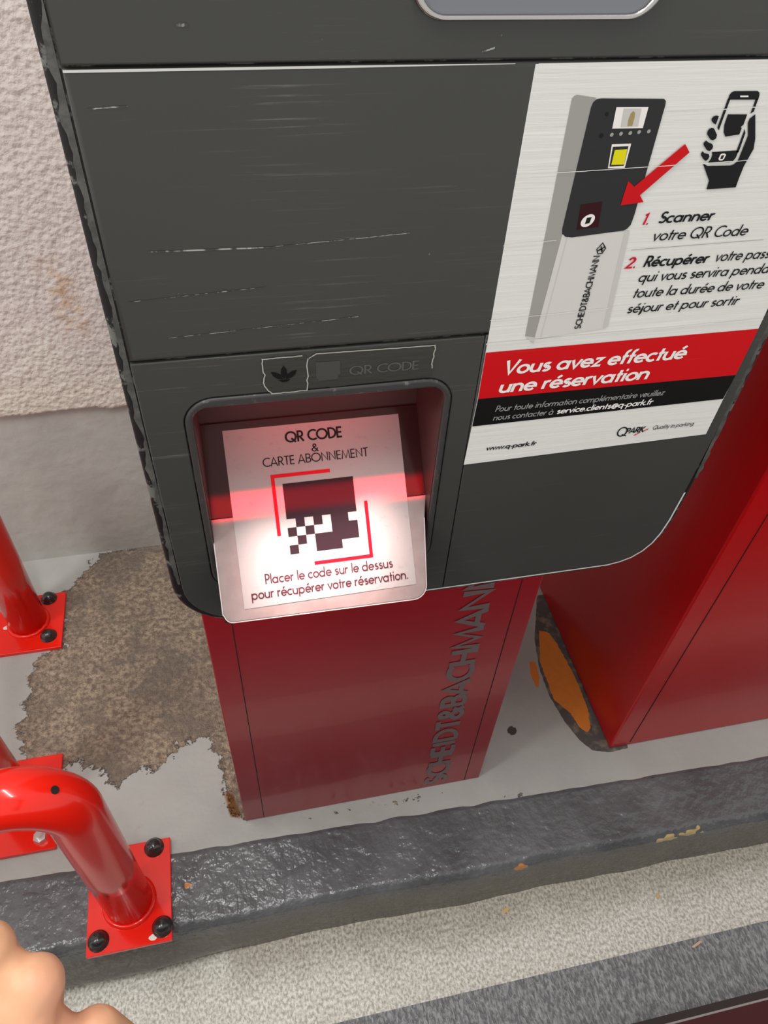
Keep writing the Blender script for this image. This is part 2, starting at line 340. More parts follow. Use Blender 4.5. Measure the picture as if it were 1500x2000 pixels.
def glyph(ch):
    if ch == 'é': a, s = G['e']; return a, s + [[(.24, .74), (.42, .92)]]
    if ch == 'à': a, s = G['a']; return a, s + [[(.38, .74), (.20, .92)]]
    return G[ch]
def adv(s): return sum(glyph(c)[0] for c in s)
def text(name, s, frame, m, parent, x0, y0, cap, x1=None, weight=.11, shear=0.0, h=0.0011, fit=None, up=False):
    """letters standing on (x0, y0); the part `fit` (or all) ends at x1; up=True reads upwards"""
    sx = cap if x1 is None else (x1 - x0) / (adv(fit or s) - .06)
    bm = bmesh.new(); x = 0.0; base = h
    for ch in s:
        a, strokes = glyph(ch)
        for k_, ps in enumerate(strokes):
            h = base + k_ * .00006
            closed = len(ps) > 6 and (Vector(ps[0]) - Vector(ps[-1])).length < 1e-6
            q = ps[:-1] if closed else ps
            def tf(p, h_=h):
                px = (x + p.x) * sx + p.y * cap * shear; py = p.y * cap
                return (x0 - py, y0 + px, h_) if up else (x0 + px, y0 + py, h_)
            ribbon(bm, q, weight, closed, tf, 2e-6)
        x += a
    for v in bm.verts: v.co = frame @ v.co
    me = bpy.data.meshes.new(name); bm.to_mesh(me); bm.free()
    return link(name, me, m, parent)
def flat(name, polys, frame, m, parent, h):
    """printed flat shapes in one ink"""
    bm = bmesh.new()
    for lp in polys: 
        f = bm.faces.new([bm.verts.new((a, b, h)) for a, b in lp])
        f.normal_update()
        if f.normal.z < 0: f.normal_flip()
    bmesh.ops.triangulate(bm, faces=bm.faces)
    for v in bm.verts: v.co = frame @ v.co
    me = bpy.data.meshes.new(name); bm.to_mesh(me); bm.free(); return link(name, me, m, parent)

# ------------------------------------------------------------------ masks on the ground
def poly_sd(p, poly):
    """signed distance to a polygon, positive inside"""
    x, y = p; ins = False; best = 1e9; n = len(poly)
    for i in range(n):
        ax, ay = poly[i]; bx, by = poly[(i + 1) % n]
        if (ay > y) != (by > y) and x < (bx - ax) * (y - ay) / (by - ay) + ax: ins = not ins
        dx, dy = bx - ax, by - ay; t = max(0, min(1, ((x - ax) * dx + (y - ay) * dy) / max(dx * dx + dy * dy, 1e-12)))
        d = math.hypot(x - ax - t * dx, y - ay - t * dy); best = min(best, d)
    return best if ins else -best
def set_attr(me, name, vals):
    a = me.attributes.new(name, 'FLOAT', 'POINT'); a.data.foreach_set('value', vals)
def grid(x0, x1, y0, y1, step, fn):
    nx = max(2, int((x1 - x0) / step) + 1); ny = max(2, int((y1 - y0) / step) + 1)
    vs = [fn(x0 + (x1 - x0) * i / (nx - 1), y0 + (y1 - y0) * j / (ny - 1)) for j in range(ny) for i in range(nx)]
    fs = [(j * nx + i, j * nx + i + 1, (j + 1) * nx + i + 1, (j + 1) * nx + i) for j in range(ny - 1) for i in range(nx - 1)]
    return vs, fs

# ------------------------------------------------------------------ the setting
WY = 0.717
kb = lambda x: 0.0580 - 0.0275 * x                      # back edge of the kerb paint
kf = lambda x: -0.0540 - 0.0150 * x                     # front edge of the kerb
BROWN = [(-0.316, 0.70), (-0.191, 0.735), (-0.10, 0.73), (-0.06, 0.60), (-0.06, 0.411), (-0.058, 0.237), (-0.058, 0.099), (-0.085, 0.11), (-0.09, 0.191), (-0.113, 0.253), (-0.144, 0.258), (-0.175, 0.226), (-0.214, 0.214), (-0.26, 0.2), (-0.306, 0.232), (-0.357, 0.25), (-0.408, 0.264), (-0.433, 0.312), (-0.423, 0.423), (-0.413, 0.471), (-0.369, 0.492), (-0.38, 0.618)]
ORANGE = [(0.547, 0.365), (0.564, 0.357), (0.571, 0.329), (0.576, 0.285), (0.579, 0.234), (0.577, 0.182), (0.567, 0.145), (0.559, 0.137), (0.548, 0.149), (0.542, 0.179), (0.521, 0.212), (0.522, 0.244), (0.523, 0.294)]
ORANGE2 = [(0.502, 0.3), (0.514, 0.296), (0.511, 0.262), (0.498, 0.236), (0.495, 0.265)]
PRIMER = [(0.62, 0.449), (0.572, 0.449), (0.544, 0.379), (0.53, 0.345), (0.517, 0.282), (0.515, 0.221), (0.525, 0.164), (0.539, 0.124), (0.553, 0.104), (0.579, 0.095), (0.62, 0.095)]
RUST = [(-0.092, 0.15), (-0.077, 0.143), (-0.066, 0.098), (-0.084, 0.105)]
def soft(d, w): return max(0.0, min(1.0, 0.5 + d / (2 * w)))
def near(p, poly, m):
    return min(q[0] for q in poly) - m < p[0] < max(q[0] for q in poly) + m and min(q[1] for q in poly) - m < p[1] < max(q[1] for q in poly) + m
vs, fs = grid(-0.62, 0.70, 0.02, WY + 0.004, 0.0045, lambda x, y: (x, y, 0.0))
me = bpy.data.meshes.new('floor'); me.from_pydata(vs, [], fs)
set_attr(me, 'wear', [soft(poly_sd(v[:2], BROWN), 0.035) if near(v, BROWN, .06) else (.40 * max(0, 1 - abs(v[1] - .080) / .022) if -.08 < v[0] < .35 else (.33 * max(0, 1 - abs(v[1] - kb(v[0]) - .004) / .014))) for v in vs])
set_attr(me, 'orange', [max(soft(poly_sd(v[:2], ORANGE), 0.006), soft(poly_sd(v[:2], ORANGE2), 0.006)) if near(v, ORANGE + ORANGE2, .02) else 0.0 for v in vs])
set_attr(me, 'primer', [soft(poly_sd(v[:2], PRIMER), 0.008) if near(v, PRIMER, .02) else 0.0 for v in vs])
set_attr(me, 'rust', [soft(poly_sd(v[:2], RUST), 0.010) if near(v, RUST, .02) else 0.0 for v in vs])
set_attr(me, 'hole', [max(soft(0.0085 - math.hypot(v[0] - .4232, v[1] - .1664), .002), 0.45 * soft(0.005 - math.hypot(v[0] - .3975, v[1] - .0948), .003)) for v in vs])
struct(link('floor', me, M_floor))
bm = bmesh.new()
add_box(bm, -2.2, 3.0, 0.02, 1.3, -0.118, -0.0015)
add_box(bm, -2.2, -0.62, 0.02, WY + 0.004, -0.0015, 0.0); add_box(bm, 0.70, 3.0, 0.02, WY + 0.004, -0.0015, 0.0)
struct(bmobj('floor_slab', bm, M_floor))

# wall: grey painted foot and the stucco coat above it with a ragged lower edge
struct(box('baseboard_back', (-2.2, 3.0, WY, WY + 0.10, 0.0, 0.44), M_band))
vs, fs = grid(-0.75, 0.35, 0.0, 1.0, 0.008, lambda x, t: (x, t, 0))
def stv(x, t, zlo=0.385, zhi=1.70):
    z = zlo + (zhi - zlo) * t ** 1.25
    if t < 0.02: z += 0.006 * noise.noise((x * 22, 3.1, 0)) + 0.004 * noise.noise((x * 90, 7.7, 0))
    d = 0.0 if t < 0.002 else 0.0016 * noise.noise((x * 70, z * 70, 1.3)) + 0.0012 * noise.noise((x * 140, z * 140, 5.3))
    return (x, WY - (0.002 if t < 0.002 else 0.009) - d, z)
pts = [stv(v[0], v[1]) for v in vs]
me = bpy.data.meshes.new('wall_back'); me.from_pydata(pts, [], fs)
set_attr(me, 'bare', [soft(0.50 - p[2] + 0.05 * noise.noise((p[0] * 12, p[2] * 12, 0)), 0.05) for p in pts])  # mask only makes the stucco paler towards its lower edge
STAIN = [(-0.255, 0.665), (-0.225, 0.655), (-0.228, 0.61), (-0.215, 0.585), (-0.225, 0.545), (-0.245, 0.55), (-0.243, 0.60)]
set_attr(me, 'stain', [soft(poly_sd((p[0], p[2]), STAIN), 0.02) if near((p[0], p[2]), STAIN, .03) else 0.0 for p in pts])
for p in me.polygons: p.use_smooth = True
struct(link('wall_back', me, M_stucco))
bm = bmesh.new(); add_box(bm, -2.2, -0.75, WY - .009, WY + 0.10, .385, 2.4); add_box(bm, 0.35, 3.0, WY - .009, WY + 0.10, .385, 2.4)
add_box(bm, -0.75, 0.35, WY + .001, WY + 0.10, .44, 2.4); add_box(bm, -0.75, 0.35, WY - .009, WY + 0.001, 1.70, 2.4)
struct(bmobj('wall_back_body', bm, M_stucco))

# kerb: thick lumpy paint over a rounded edge
KR = 0.016; ZB = -0.12
def kerb(x, t):
    lx = 0.004 * noise.noise((x * 5, 0.2, 0)) + 0.002 * noise.noise((x * 19, 1.2, 0))
    yb, yf = kb(x) + 0.0015 * noise.noise((x * 30, 9, 0)), kf(x) + lx
    top = yb - (yf + KR)
    if t < 0.45: y = yb - top * t / 0.45; z = 0.003 * min(1, t / 0.03) + 0.0015 * noise.noise((x * 24, y * 24, 2))
    elif t < 0.62:
        a = (t - 0.45) / 0.17 * math.pi / 2; y = yf + KR - KR * math.sin(a); z = 0.003 - KR * (1 - math.cos(a)) + 0.0015 * noise.noise((x * 24, y * 24, 2))
    else:
        s = (t - 0.62) / 0.38; z = 0.003 - KR - s * (-ZB - KR + 0.003); y = yf - 0.006 * s + 0.0015 * noise.noise((x * 16, z * 16, 4))
        if x < -0.05: y -= 0.022 * max(0, min(1, (-0.05 - x) / 0.18)) * math.exp(-((s - .62) / .28) ** 2)
    return (x, y, z)
vs, fs = grid(-0.75, 1.15, 0.0, 1.0, 0.008, lambda x, t: (x, t, 0))
pts = [kerb(v[0], v[1]) for v in vs]
me = bpy.data.meshes.new('trim_1'); me.from_pydata(pts, [], fs)
set_attr(me, 'face', [soft((v[1] - 0.66), 0.12) for v in vs])
def blob(p, q, rx, rz, k): return soft(1 + 1.1 * noise.noise((p[0] * 110, p[2] * 110, k)) - math.sqrt(((p[0] - q[0]) / rx) ** 2 + ((p[2] - q[1]) / rz) ** 2), 0.3)
set_attr(me, 'chip', [max(blob(p, (0.620, -.010), .014, .007, 1), blob(p, (0.664, -.008), .018, .006, 2)) if p[1] < -.03 else 0.0 for p in pts])
set_attr(me, 'chipo', [blob(p, (0.366, -.010), .011, .007, 3) if p[1] < -.03 else (0.8 * soft(1 + 1.2 * noise.noise((p[0] * 140, p[1] * 140, 4)) - math.hypot(p[0] + .155, p[1] - .01) / .006, .3) if abs(p[1] - .01) < .012 else 0.0) for p in pts])
for p in me.polygons: p.use_smooth = True
struct(link('trim_1', me, M_kerb))
bm = bmesh.new(); add_box(bm, -2.2, -0.75, -.05, 0.075, ZB, 0.003); add_box(bm, 1.15, 3.0, -.07, 0.03, ZB, 0.003)
struct(bmobj('trim_1_ends', bm, M_kerb))

# lane
vs, fs = grid(-0.9, 1.3, -1.0, 0.02, 0.02, lambda x, y: (x, y, ZB))
me = bpy.data.meshes.new('ground'); me.from_pydata(vs, [], fs)
set_attr(me, 'kerb_tint', [max(0.0, min(1.0, 1.0 - (kf(v[0]) - 0.01 - v[1]) / 0.11)) * (1.0 if v[0] > -.1 else 0.6) for v in vs])  # lane turns browner and darker towards the kerb
struct(link('ground', me, M_road))
struct(box('ground_base', (-2.5, 3.2, -2.2, 0.02, ZB - 0.08, ZB - 0.002), M_road))
struct(box('trim_2', (-2.4, 3.1, -0.45, -0.1915, ZB - 0.001, ZB + 0.0015), M_strip))

# ------------------------------------------------------------------ parking terminal
T = thing('parking_terminal', 'dark grey and red ticket terminal with an instruction poster and a code reader', 'parking terminal', (0.14, 0.25, 0))
class Off:  # parts are modelled in world space, the empty stands at the foot of the column
    pass
def under(parent, o):
    o.parent = parent
    o.matrix_parent_inverse = Matrix.Translation(-parent.location) if parent.type == 'EMPTY' else Matrix.Identity(4)
    return o
X0, X1, ZT = -0.0605, 0.3970, 1.46
HOLE = rrect(-0.0285, 0.1505, 0.742, 0.9335, 0.012)
RIM = rrect(-0.0345, 0.1565, 0.735, 0.9415, 0.022)
bl = [(X0 + .046 - .046 * math.cos(math.radians(a)), .691 + .050 - .050 * math.sin(math.radians(a))) for a in range(0, 91, 10)]
br = [(.343, .691), (.3555, .6935), (.3665, .698), (.3760, .706), (.3830, .7165), (.3875, .7300), (.3905, .7480), (.3930, .785), (.3960, .850), (X1, .90)]
OUT = bl + br + [(X1, ZT), (X0, ZT)]
SEAM = 0.1745
def P(*a, **k): return under(T, plate(*a, **k))
P('face_panel', [[(X0, 1.1434), (X1, 1.1434), (X1, ZT), (X0, ZT)]], F_FACE, M_face, None, -0.012, 0.0008, bevel=.0012)
P('face_panel', [[(X0, .9744), (X1, .9744), (X1, 1.1420), (X0, 1.1420)]], F_FACE, M_face, None, -0.012, 0.0, bevel=.0026, res=4)
P('face_panel', [bl + [(SEAM - .0005, .691), (SEAM - .0005, .9730), (X0, .9730)], RIM], F_FACE, M_face, None, -0.012, 0.0, bevel=.0008)
P('face_panel', [[(SEAM + .0003, .691)] + br + [(X1, .9730), (SEAM + .0003, .9730)]], F_FACE, M_face, None, -0.012, 0.0, bevel=.0008)
P('recess_collar', [offset_loop(RIM, -.0007), HOLE], F_FACE, M_rim, None, -0.012, 0.0012, bevel=.0018, res=3)
under(T, flat('edge_highlight', [[(-.0598, 1.1403), (.06, 1.1404), (.165, 1.1410), (.165, 1.1413), (.06, 1.1416), (-.0598, 1.1416)]], F_FACE, M_line, None, .0003))['label'] = 'painted highlight line along the panel joint'  # bevel reflection drawn as a thin bright strip
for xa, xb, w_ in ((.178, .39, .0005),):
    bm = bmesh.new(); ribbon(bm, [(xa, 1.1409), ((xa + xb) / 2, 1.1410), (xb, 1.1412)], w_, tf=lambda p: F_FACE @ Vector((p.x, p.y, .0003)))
    under(T, bmobj('edge_highlight', bm, M_line))['label'] = 'painted highlight line along the panel joint'
under(T, bmobj('edge_highlight', (lambda bm: (ribbon(bm, [(.1455, .6917)] + [(x, z + .0005) for x, z in br[:8]], .0017, tf=lambda p: F_FACE @ Vector((p.x, p.y, .0004))), bm)[1])(bmesh.new()), M_line))['label'] = 'painted highlight line along the panel bottom'  # reflection on the bottom bevel, drawn as a bright strip
P('bumper_edge', [offset_loop(OUT, .0088), HOLE], F_FACE, M_rubber, None, -0.075, -0.0030, bevel=.0035, res=4)
P('head_housing', [offset_loop([q for q in OUT if q[1] > .0], .003)], F_FACE, M_face, None, -0.20, -0.0752, bevel=.004)
# worn grey band along the inner side of the bumper, and scratches
M_worn = mat('worn_grey_rubber', (0.075, 0.074, 0.068), 0.45); k = NT(M_worn)
k.color(k.mix(k.ramp(k.noise(70, 4, 0.7), [(0.4, 0), (0.68, 1)]), (0.055, 0.054, 0.050), (0.125, 0.122, 0.112)))
def band(xi, sg, z0, z1, seed, wide):
    n = 150; inner = []; outer = []
    for i in range(n + 1):
        z = z0 + (z1 - z0) * i / n; q = noise.noise((z * 38, seed, 0)) * .9 + noise.noise((z * 130, seed, 3)) * .45
        inner.append((xi, z)); outer.append((xi + sg * max(.0004, wide * (.62 + .8 * q)), z))
    bm = bmesh.new(); fr = lambda p: F_FACE @ Vector((p[0], p[1], -.0024))
    a = [bm.verts.new(fr(p)) for p in inner]; b = [bm.verts.new(fr(p)) for p in outer]
    for i in range(n):
        f = bm.faces.new((a[i], a[i + 1], b[i + 1], b[i]))
    return bm
under(T, bmobj('worn_band', band(-.0616, -1, .745, 1.45, 1.0, .0054), M_worn)); under(T, bmobj('worn_band', band(.3982, 1, .80, 1.30, 5.0, .0060), M_worn))
for xa, za, xb, zb, w_ in [(-0.0364, 1.0481, 0.0296, 1.0468, 0.0009), (0.0296, 1.0468, 0.115, 1.0507, 0.0004), (-0.0048, 1.1599, 0.0002, 1.16, 0.0012), (-0.0522, 1.1241, -0.0331, 1.1251, 0.0006), (-0.0534, 1.0173, 0.028, 1.0214, 0.0004), (-0.0339, 0.9906, 0.0853, 0.9959, 0.0004), (0.1456, 1.1471, 0.1522, 1.1489, 0.0008)]:
    n = 14; bm = bmesh.new()
    ribbon(bm, [(xa + (xb - xa) * i / n, za + (zb - za) * i / n + .0003 * noise.noise((i * .9, xa * 80, 0))) for i in range(n + 1)], w_, tf=lambda p: F_FACE @ Vector((p.x, p.y, .0011 if p.y > 1.143 else .0003)))
    under(T, bmobj('paint_scratch', bm, M_scratch))
# recess interior
def recess_wall(bm):
    add_box(bm, -.0284, -.0279, .0006, .068, .742, .9330); add_box(bm, .1499, .1504, .0006, .068, .742, .9330)
    add_box(bm, -.0284, .1504, .0006, .068, .9328, .9334); add_box(bm, -.0284, .1504, .066, .0740, .742, .9334)
bm = bmesh.new(); recess_wall(bm); under(T, bmobj('recess_liner', bm, M_recess))
lb = under(T, box('lamp_bar', (-.01, .13, .012, .028, .9290, .9332), M_led, bevel=.001)); lb['label'] = 'red glowing scanner lamp bar in the recess roof'
# ledge: frame split in two tones, shade painted dark inside the recess, beige lip outside, tapering body underneath
Lp = lambda *a, **k: under(T, plate(*a, **k))
Lp('ledge_shaded_part', [[(-.0278, .0195), (.1498, .0195), (.1498, .0950), (-.0278, .0950)]], F_LEDGE, M_ledgeshade, None, -.004, 0.0)
lip = [(-.0284, .0190), (-.0290, 0), (-.0282, -.0589)] + [(-.0272 + .007 - .007 * math.cos(math.radians(a)), -.0590 - .0075 * math.sin(math.radians(a))) for a in range(15, 91, 15)] + \
      [(.1310 + .012 * math.sin(math.radians(a)), -.0685 + .012 * (1 - math.cos(math.radians(a)))) for a in range(0, 91, 15)] + [(.1475, .0), (.1504, .0190)]
Lp('ledge_lip', [lip], F_LEDGE, M_lip, None, -.0042, 0.0, bevel=.0010, res=2)['label'] = 'pale beige slanted lip of the code reader'
bm = bmesh.new()
ribbon(bm, [(-.0282, .0)] + [q for q in lip[2:-2]] + [(.1468, .0)], 0.0009, tf=lambda p: F_LEDGE @ Vector((p.x, p.y, .0003)))
under(T, bmobj('lip_rim', bm, M_lipedge))
def tri_body():
    bm = bmesh.new(); prof = [(0.0, .790), (-.0395, .7440), (-.0385, .7375), (0.0, .7000), (.002, .79)]
    for x0, x1 in ((-.0275, .1400),):
        a = [bm.verts.new((x0, y, z)) for y, z in prof]; b = [bm.verts.new((x1, y, z)) for y, z in prof]
        bm.faces.new(a); bm.faces.new(b[::-1])
        for i in range(len(prof)): j = (i + 1) % len(prof); bm.faces.new((a[i], b[i], b[j], a[j]))
    return bm
under(T, bmobj('ledge_body', tri_body(), M_rubber))
# label on the ledge
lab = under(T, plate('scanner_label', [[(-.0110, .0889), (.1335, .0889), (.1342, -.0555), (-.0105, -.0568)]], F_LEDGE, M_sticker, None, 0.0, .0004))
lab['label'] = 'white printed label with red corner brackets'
def sub(o, parent): o.parent = parent; o.matrix_parent_inverse = Matrix.Identity(4); return o
def lt(s, x0, y, cap, x1, w, **k): return text('lettering', s, F_LEDGE, M_ltext, None, x0, y, cap, x1, w, h=.0007, **k)
subs = [text('lettering', 'QR CODE', F_LEDGE, M_ink, None, .0382, .0745, .0086, .0846, .165, h=.0007),
        text('lettering', '&', F_LEDGE, M_ink, None, .0583, .0652, .0062, .0640, .12, h=.0007),
        text('lettering', 'CARTE ABONNEMENT', F_LEDGE, M_ink, None, .0178, .0566, .0073, .1043, .105, h=.0007),
        lt('Placer le code sur le dessus', .0085, -.0385, .0084, .1155, .125), lt('pour récupérer votre réservation.', -.0038, -.0500, .0084, .1277, .125)]
bm = bmesh.new()
tl = lambda p: F_LEDGE @ Vector((p.x, p.y, .0007))
ribbon(bm, [(.0715, .0483), (.0243, .0483), (.0243, -.0005)], .0029, tf=tl); ribbon(bm, [(.0505, -.0264), (.0984, -.0264), (.0984, .0200)], .0029, tf=tl)
subs.append(bmobj('corner_bracket', bm, M_bracket))
U0, V0, Q = .0317, .0415, .00727
def cells(spec): return [[(U0 + a * Q, V0 - b * Q), (U0 + c_ * Q, V0 - b * Q), (U0 + c_ * Q, V0 - d * Q), (U0 + a * Q, V0 - d * Q)] for a, b, c_, d in spec]
subs.append(flat('dark_symbol', cells([(0, 0, 8, 4), (1, 4, 2, 5), (3, 4, 4, 5), (5, 4, 7, 5), (0, 5, 1, 6), (2, 5, 3, 6), (5, 5, 8, 7), (1, 6, 2, 7), (3, 6, 5, 7), (0, 7, 1, 8), (3, 7, 6, 8)]), F_LEDGE, M_code, None, .0007))
for s in subs: sub(s, lab)
# taped strip above the recess
TAPE1 = [(.0217, .9695), (.0504, .9697), (.0517, .9671), (.0511, .9411), (.0266, .9408), (.0217, .9480), (.0228, .9574), (.0213, .9633)]
TAPE2 = [(.0520, .9668), (.0575, .9703), (.1389, .9693), (.1391, .9660), (.1380, .9536), (.1386, .9500), (.1384, .9430), (.0720, .9418), (.0515, .9420)]
def jag(lp, amp, k, n=9):
    out = []
    for i in range(len(lp)):
        a, b = Vector(lp[i]), Vector(lp[(i + 1) % len(lp)])
        nn = n if abs(b.y - a.y) > abs(b.x - a.x) else n * 2
        for j in range(nn):
            p = a.lerp(b, j / nn); out.append((p.x + amp * noise.noise((p.x * 400, p.y * 400, k)), p.y + amp * .5 * noise.noise((p.x * 300, p.y * 300, k + 5))))
    return out
TAPE1, TAPE2 = jag(TAPE1, .0010, 1), jag(TAPE2, .0006, 2)
for tp, nm in ((TAPE1, 'logo'), (TAPE2, 'words')):
    t = under(T, plate('tape_piece', [tp], F_FACE, M_tape, None, 0.0, .0005))
    bm = bmesh.new(); fr = lambda p: F_FACE @ Vector((p.x, p.y, .0008))
    n = len(tp)
    if nm == 'logo':
        t['label'] = 'short torn piece of dark tape over a three-leaf logo'
        ribbon(bm, tp[27:] + tp[:18], .0008, tf=fr)
        sub(bmobj('torn_edge', bm, M_tapeedge), t)
        def leaf(cx, cz, ang, L, Wd):
            pts = [(0, 0), (L * .35, Wd), (L * .7, Wd * .85), (L, 0), (L * .7, -Wd * .85), (L * .35, -Wd)]; ca, sa = math.cos(ang), math.sin(ang)
            return [(cx + x * ca - y * sa, cz + x * sa + y * ca) for x, y in pts]
        sub(flat('leaf_logo', [leaf(.0357, .9520, math.radians(90), .0112, .0022), leaf(.0350, .9520, math.radians(140), .0105, .0020), leaf(.0364, .9520, math.radians(40), .0105, .0020),
            [(.0315, .9516), (.0399, .9516), (.0372, .9497), (.0342, .9497)]], F_FACE, M_logo, None, .0008), t)
    else:
        t['label'] = 'long piece of dark tape with embossed words'
        ribbon(bm, tp[:9] + [], .0007, tf=fr); ribbon(bm, tp[9:63], .0008, tf=fr)
        sub(bmobj('torn_edge', bm, M_tapeedge), t)
        sub(text('lettering', 'QR CODE', F_FACE, M_emboss, None, .0800, .9507, .0073, .1285, .13, h=.0008), t)
        sub(flat('embossed_patch', [[(.0570, .9637), (.0734, .9633), (.0736, .9520), (.0722, .9520), (.0722, .9485), (.0585, .9480), (.0585, .9500), (.0572, .9500)]], F_FACE, M_emboss2, None, .0008), t)
# display at the head of the panel
sc = under(T, plate('display_bezel', [rrect(.1060, .2385, 1.1613, 1.30, .017, 10), rrect(.1105, .2345, 1.1640, 1.296, .014, 10)], F_FACE, M_chrome, None, 0.0, .0040, bevel=.0018, res=4)); sc['label'] = 'rounded shiny metal display frame'
P('display_glass', [rrect(.1103, .2347, 1.1638, 1.2965, .014, 10)], F_FACE, M_screen, None, 0.0, .0016)
# poster
PW = under(T, plate('poster', [[(.1764, 1.1408), (.3886, 1.1408), (.3890, .960), (.3862, .8567), (.1742, .8525), (.1764, .920)]], F_FACE, M_paper, None, 0.0, .0005))
PW['label'] = 'white instruction poster with a red and a black band'
def pt(s, x0, z, cap, x1, w, m=None, sh=.2, **k): return sub(text('lettering', s, F_FACE, m or M_ink, None, x0, z, cap, x1, w, sh, h=.0010, **k), PW)
def pf(name, polys, m, h=.0008): return sub(flat(name, polys, F_FACE, m, None, h), PW)
pf('red_band', [[(.1763, .9596), (.3890, .9602), (.3880, .9180), (.1765, .9188)]], M_pred)
pf('black_band', [[(.1765, .9188), (.3880, .9180), (.3866, .8945), (.1757, .8925)]], M_pblack)
pt('1.', .2650, 1.0479, .0076, .2702, .17, M_inkred); pt('Scanner', .2768, 1.0484, .0074, .3150, .155)
pt('votre QR Code', .2765, 1.0364, .0078, .3448, .115)
pf('divider_rule', [[(.2643, 1.0307), (.3600, 1.0322), (.3600, 1.0325), (.2643, 1.0310)]], M_pg)
pt('2.', .2635, 1.0179, .0076, .2706, .17, M_inkred); pt('Récupérer', .2764, 1.0180, .0078, .3231, .165); pt('votre pass', .3285, 1.0185, .0078, .3695, .12)
pt('qui vous servira pendant', .2760, 1.0069, .0078, .3745, .12, fit='qui vous servira penda')
pt('toute la durée de votre', .2757, .9949, .0078, .3756, .12); pt('séjour et pour sortir', .2750, .9829, .0078, .3609, .12)
pt('Vous avez effectué', .1915, .9392, .0122, .3347, .165, M_white); pt('une réservation', .1910, .9227, .0122, .3100, .165, M_white)
pt('Pour toute information complémentaire veuillez', .1915, .9050, .0057, .3298, .12, M_greyink)
pt('nous contacter à', .1912, .8966, .0057, .2395, .12, M_greyink); pt('service.clients@q-park.fr', .2425, .8967, .0057, .3227, .15, M_white)
pt('www.q-park.fr', .1905, .8660, .0046, .2318, .17)
pt('PARK', .3085, .8677, .0058, .3244, .18); pt('Quality in parking', .3325, .8690, .0042, .3694, .11)
bm = bmesh.new(); fq = lambda p: F_FACE @ Vector((p.x, p.y, .0010))
ribbon(bm, arc(.3058, .8702, .0040, .0046, 0, 360, 24)[:-1], .0012, True, fq); ribbon(bm, [(.3062, .8672), (.3105, .8652)], .0011, tf=fq)
sub(bmobj('round_letter_logo', bm, M_ink), PW)
pf('red_slash', [[(.3171, .8646), (.3185, .8646), (.3232, .8676), (.3216, .8676)], [(.3236, .8678), (.3250, .8678), (.3294, .8706), (.3278, .8706)]], M_inkred, .0010)
for z0, z1, w_, a0, a1 in ((.9672, .9690, .0007, .1750, .3885), (1.0830, 1.0862, .0004, .1756, .3300), (1.1150, 1.1190, .0004, .2600, .3880), (1.0395, 1.0412, .0004, .1752, .2100), (.9860, .9885, .0004, .1750, .2600)):
    bm = bmesh.new(); n = 40
    ribbon(bm, [(a0 + (a1 - a0) * i / n, z0 + (z1 - z0) * i / n + .0004 * noise.noise((i * .7, z0 * 50, 0))) for i in range(n + 1)], w_, tf=lambda p: F_FACE @ Vector((p.x, p.y, .00145)))
    sub(bmobj('paper_crease', bm, M_paper), PW)
# printed machine
pf('printed_machine_side', [[(.2007, 1.1235), (.2018, 1.1250), (.2032, 1.1255), (.2148, 1.1237), (.2150, 1.110), (.2131, 1.0451), (.2104, .9681), (.2031, .9709), (.2020, 1.05)]], M_pg)
pf('printed_machine_column', [[(.2134, 1.0445), (.2578, 1.0442), (.2629, .9718), (.2104, .9676)]], M_pg3)
for q in ([(.2555, 1.0445), (.2590, 1.0445), (.2640, .9735), (.2605, .9725)], [(.2170, 1.0445), (.2174, 1.0445), (.2150, .9690), (.2146, .9688)], [(.2030, .9709), (.2104, .9640), (.2108, .9690)]):
    pf('printed_machine_edge', [q], M_pg2, .0009)
pf('printed_machine_front', [[(.2124, 1.0479), (.2131, 1.045), (.2160, 1.0428), (.2205, 1.0422), (.2545, 1.0448), (.2567, 1.0458), (.2585, 1.0485), (.2590, 1.055), (.2580, 1.119), (.2576, 1.1212), (.2560, 1.1223), (.2180, 1.1234), (.2152, 1.1230), (.2136, 1.1215), (.2130, 1.1190)]], M_pd, .0010)
pf('printed_display', [[(.2282, 1.1187), (.2478, 1.1183), (.2479, 1.107), (.2289, 1.1073)]], M_white, .0012)
pf('printed_display_picture', [[(.2328, 1.1179), (.2436, 1.1177), (.2445, 1.1081), (.2338, 1.108)]], M_pg2, .0013)
pf('printed_figure', [[(.2378, 1.1085), (.2408, 1.1085), (.2408, 1.1130), (.2404, 1.1155), (.2390, 1.1165), (.2378, 1.1150), (.2374, 1.1120)]], M_pskin, .0014)
def disc(x, z, r, n=12): return [(x + r * math.cos(2 * math.pi * i / n), z + r * math.sin(2 * math.pi * i / n)) for i in range(n)]
pf('printed_button', [disc(x, z, .0012, 6) for x, z in ((.2296, 1.1039), (.2352, 1.1043), (.2409, 1.1045), (.2463, 1.1049), (.2523, 1.1051))], M_pg, .0012)
pf('printed_camera_dot', [disc(.2234, 1.1152, .0011), disc(.2233, 1.1036, .0013)], M_ink, .0012)
pf('printed_slot_frame', [[(.2312, 1.0986), (.2433, 1.0986), (.2434, 1.0846), (.2326, 1.0848)]], M_white, .0012)
pf('printed_slot_shadow', [[(.2322, 1.0972), (.2420, 1.0972), (.2424, 1.0860), (.2332, 1.0858)]], M_pd, .0013)
pf('printed_yellow_slot', [[(.2339, 1.0953), (.2417, 1.0956), (.2422, 1.0867), (.2341, 1.0868)]], M_pyel, .0014)
pf('printed_recess', [[(.2209, 1.0634), (.2347, 1.0646), (.2363, 1.0484), (.2221, 1.0473)]], M_pmar, .0012)
pf('printed_oval', [[(.2281 + .0044 * math.cos(a * .3142), 1.0529 + .0040 * math.sin(a * .3142) + .0010 * math.cos(a * .3142)) for a in range(20)]], M_white, .0013)
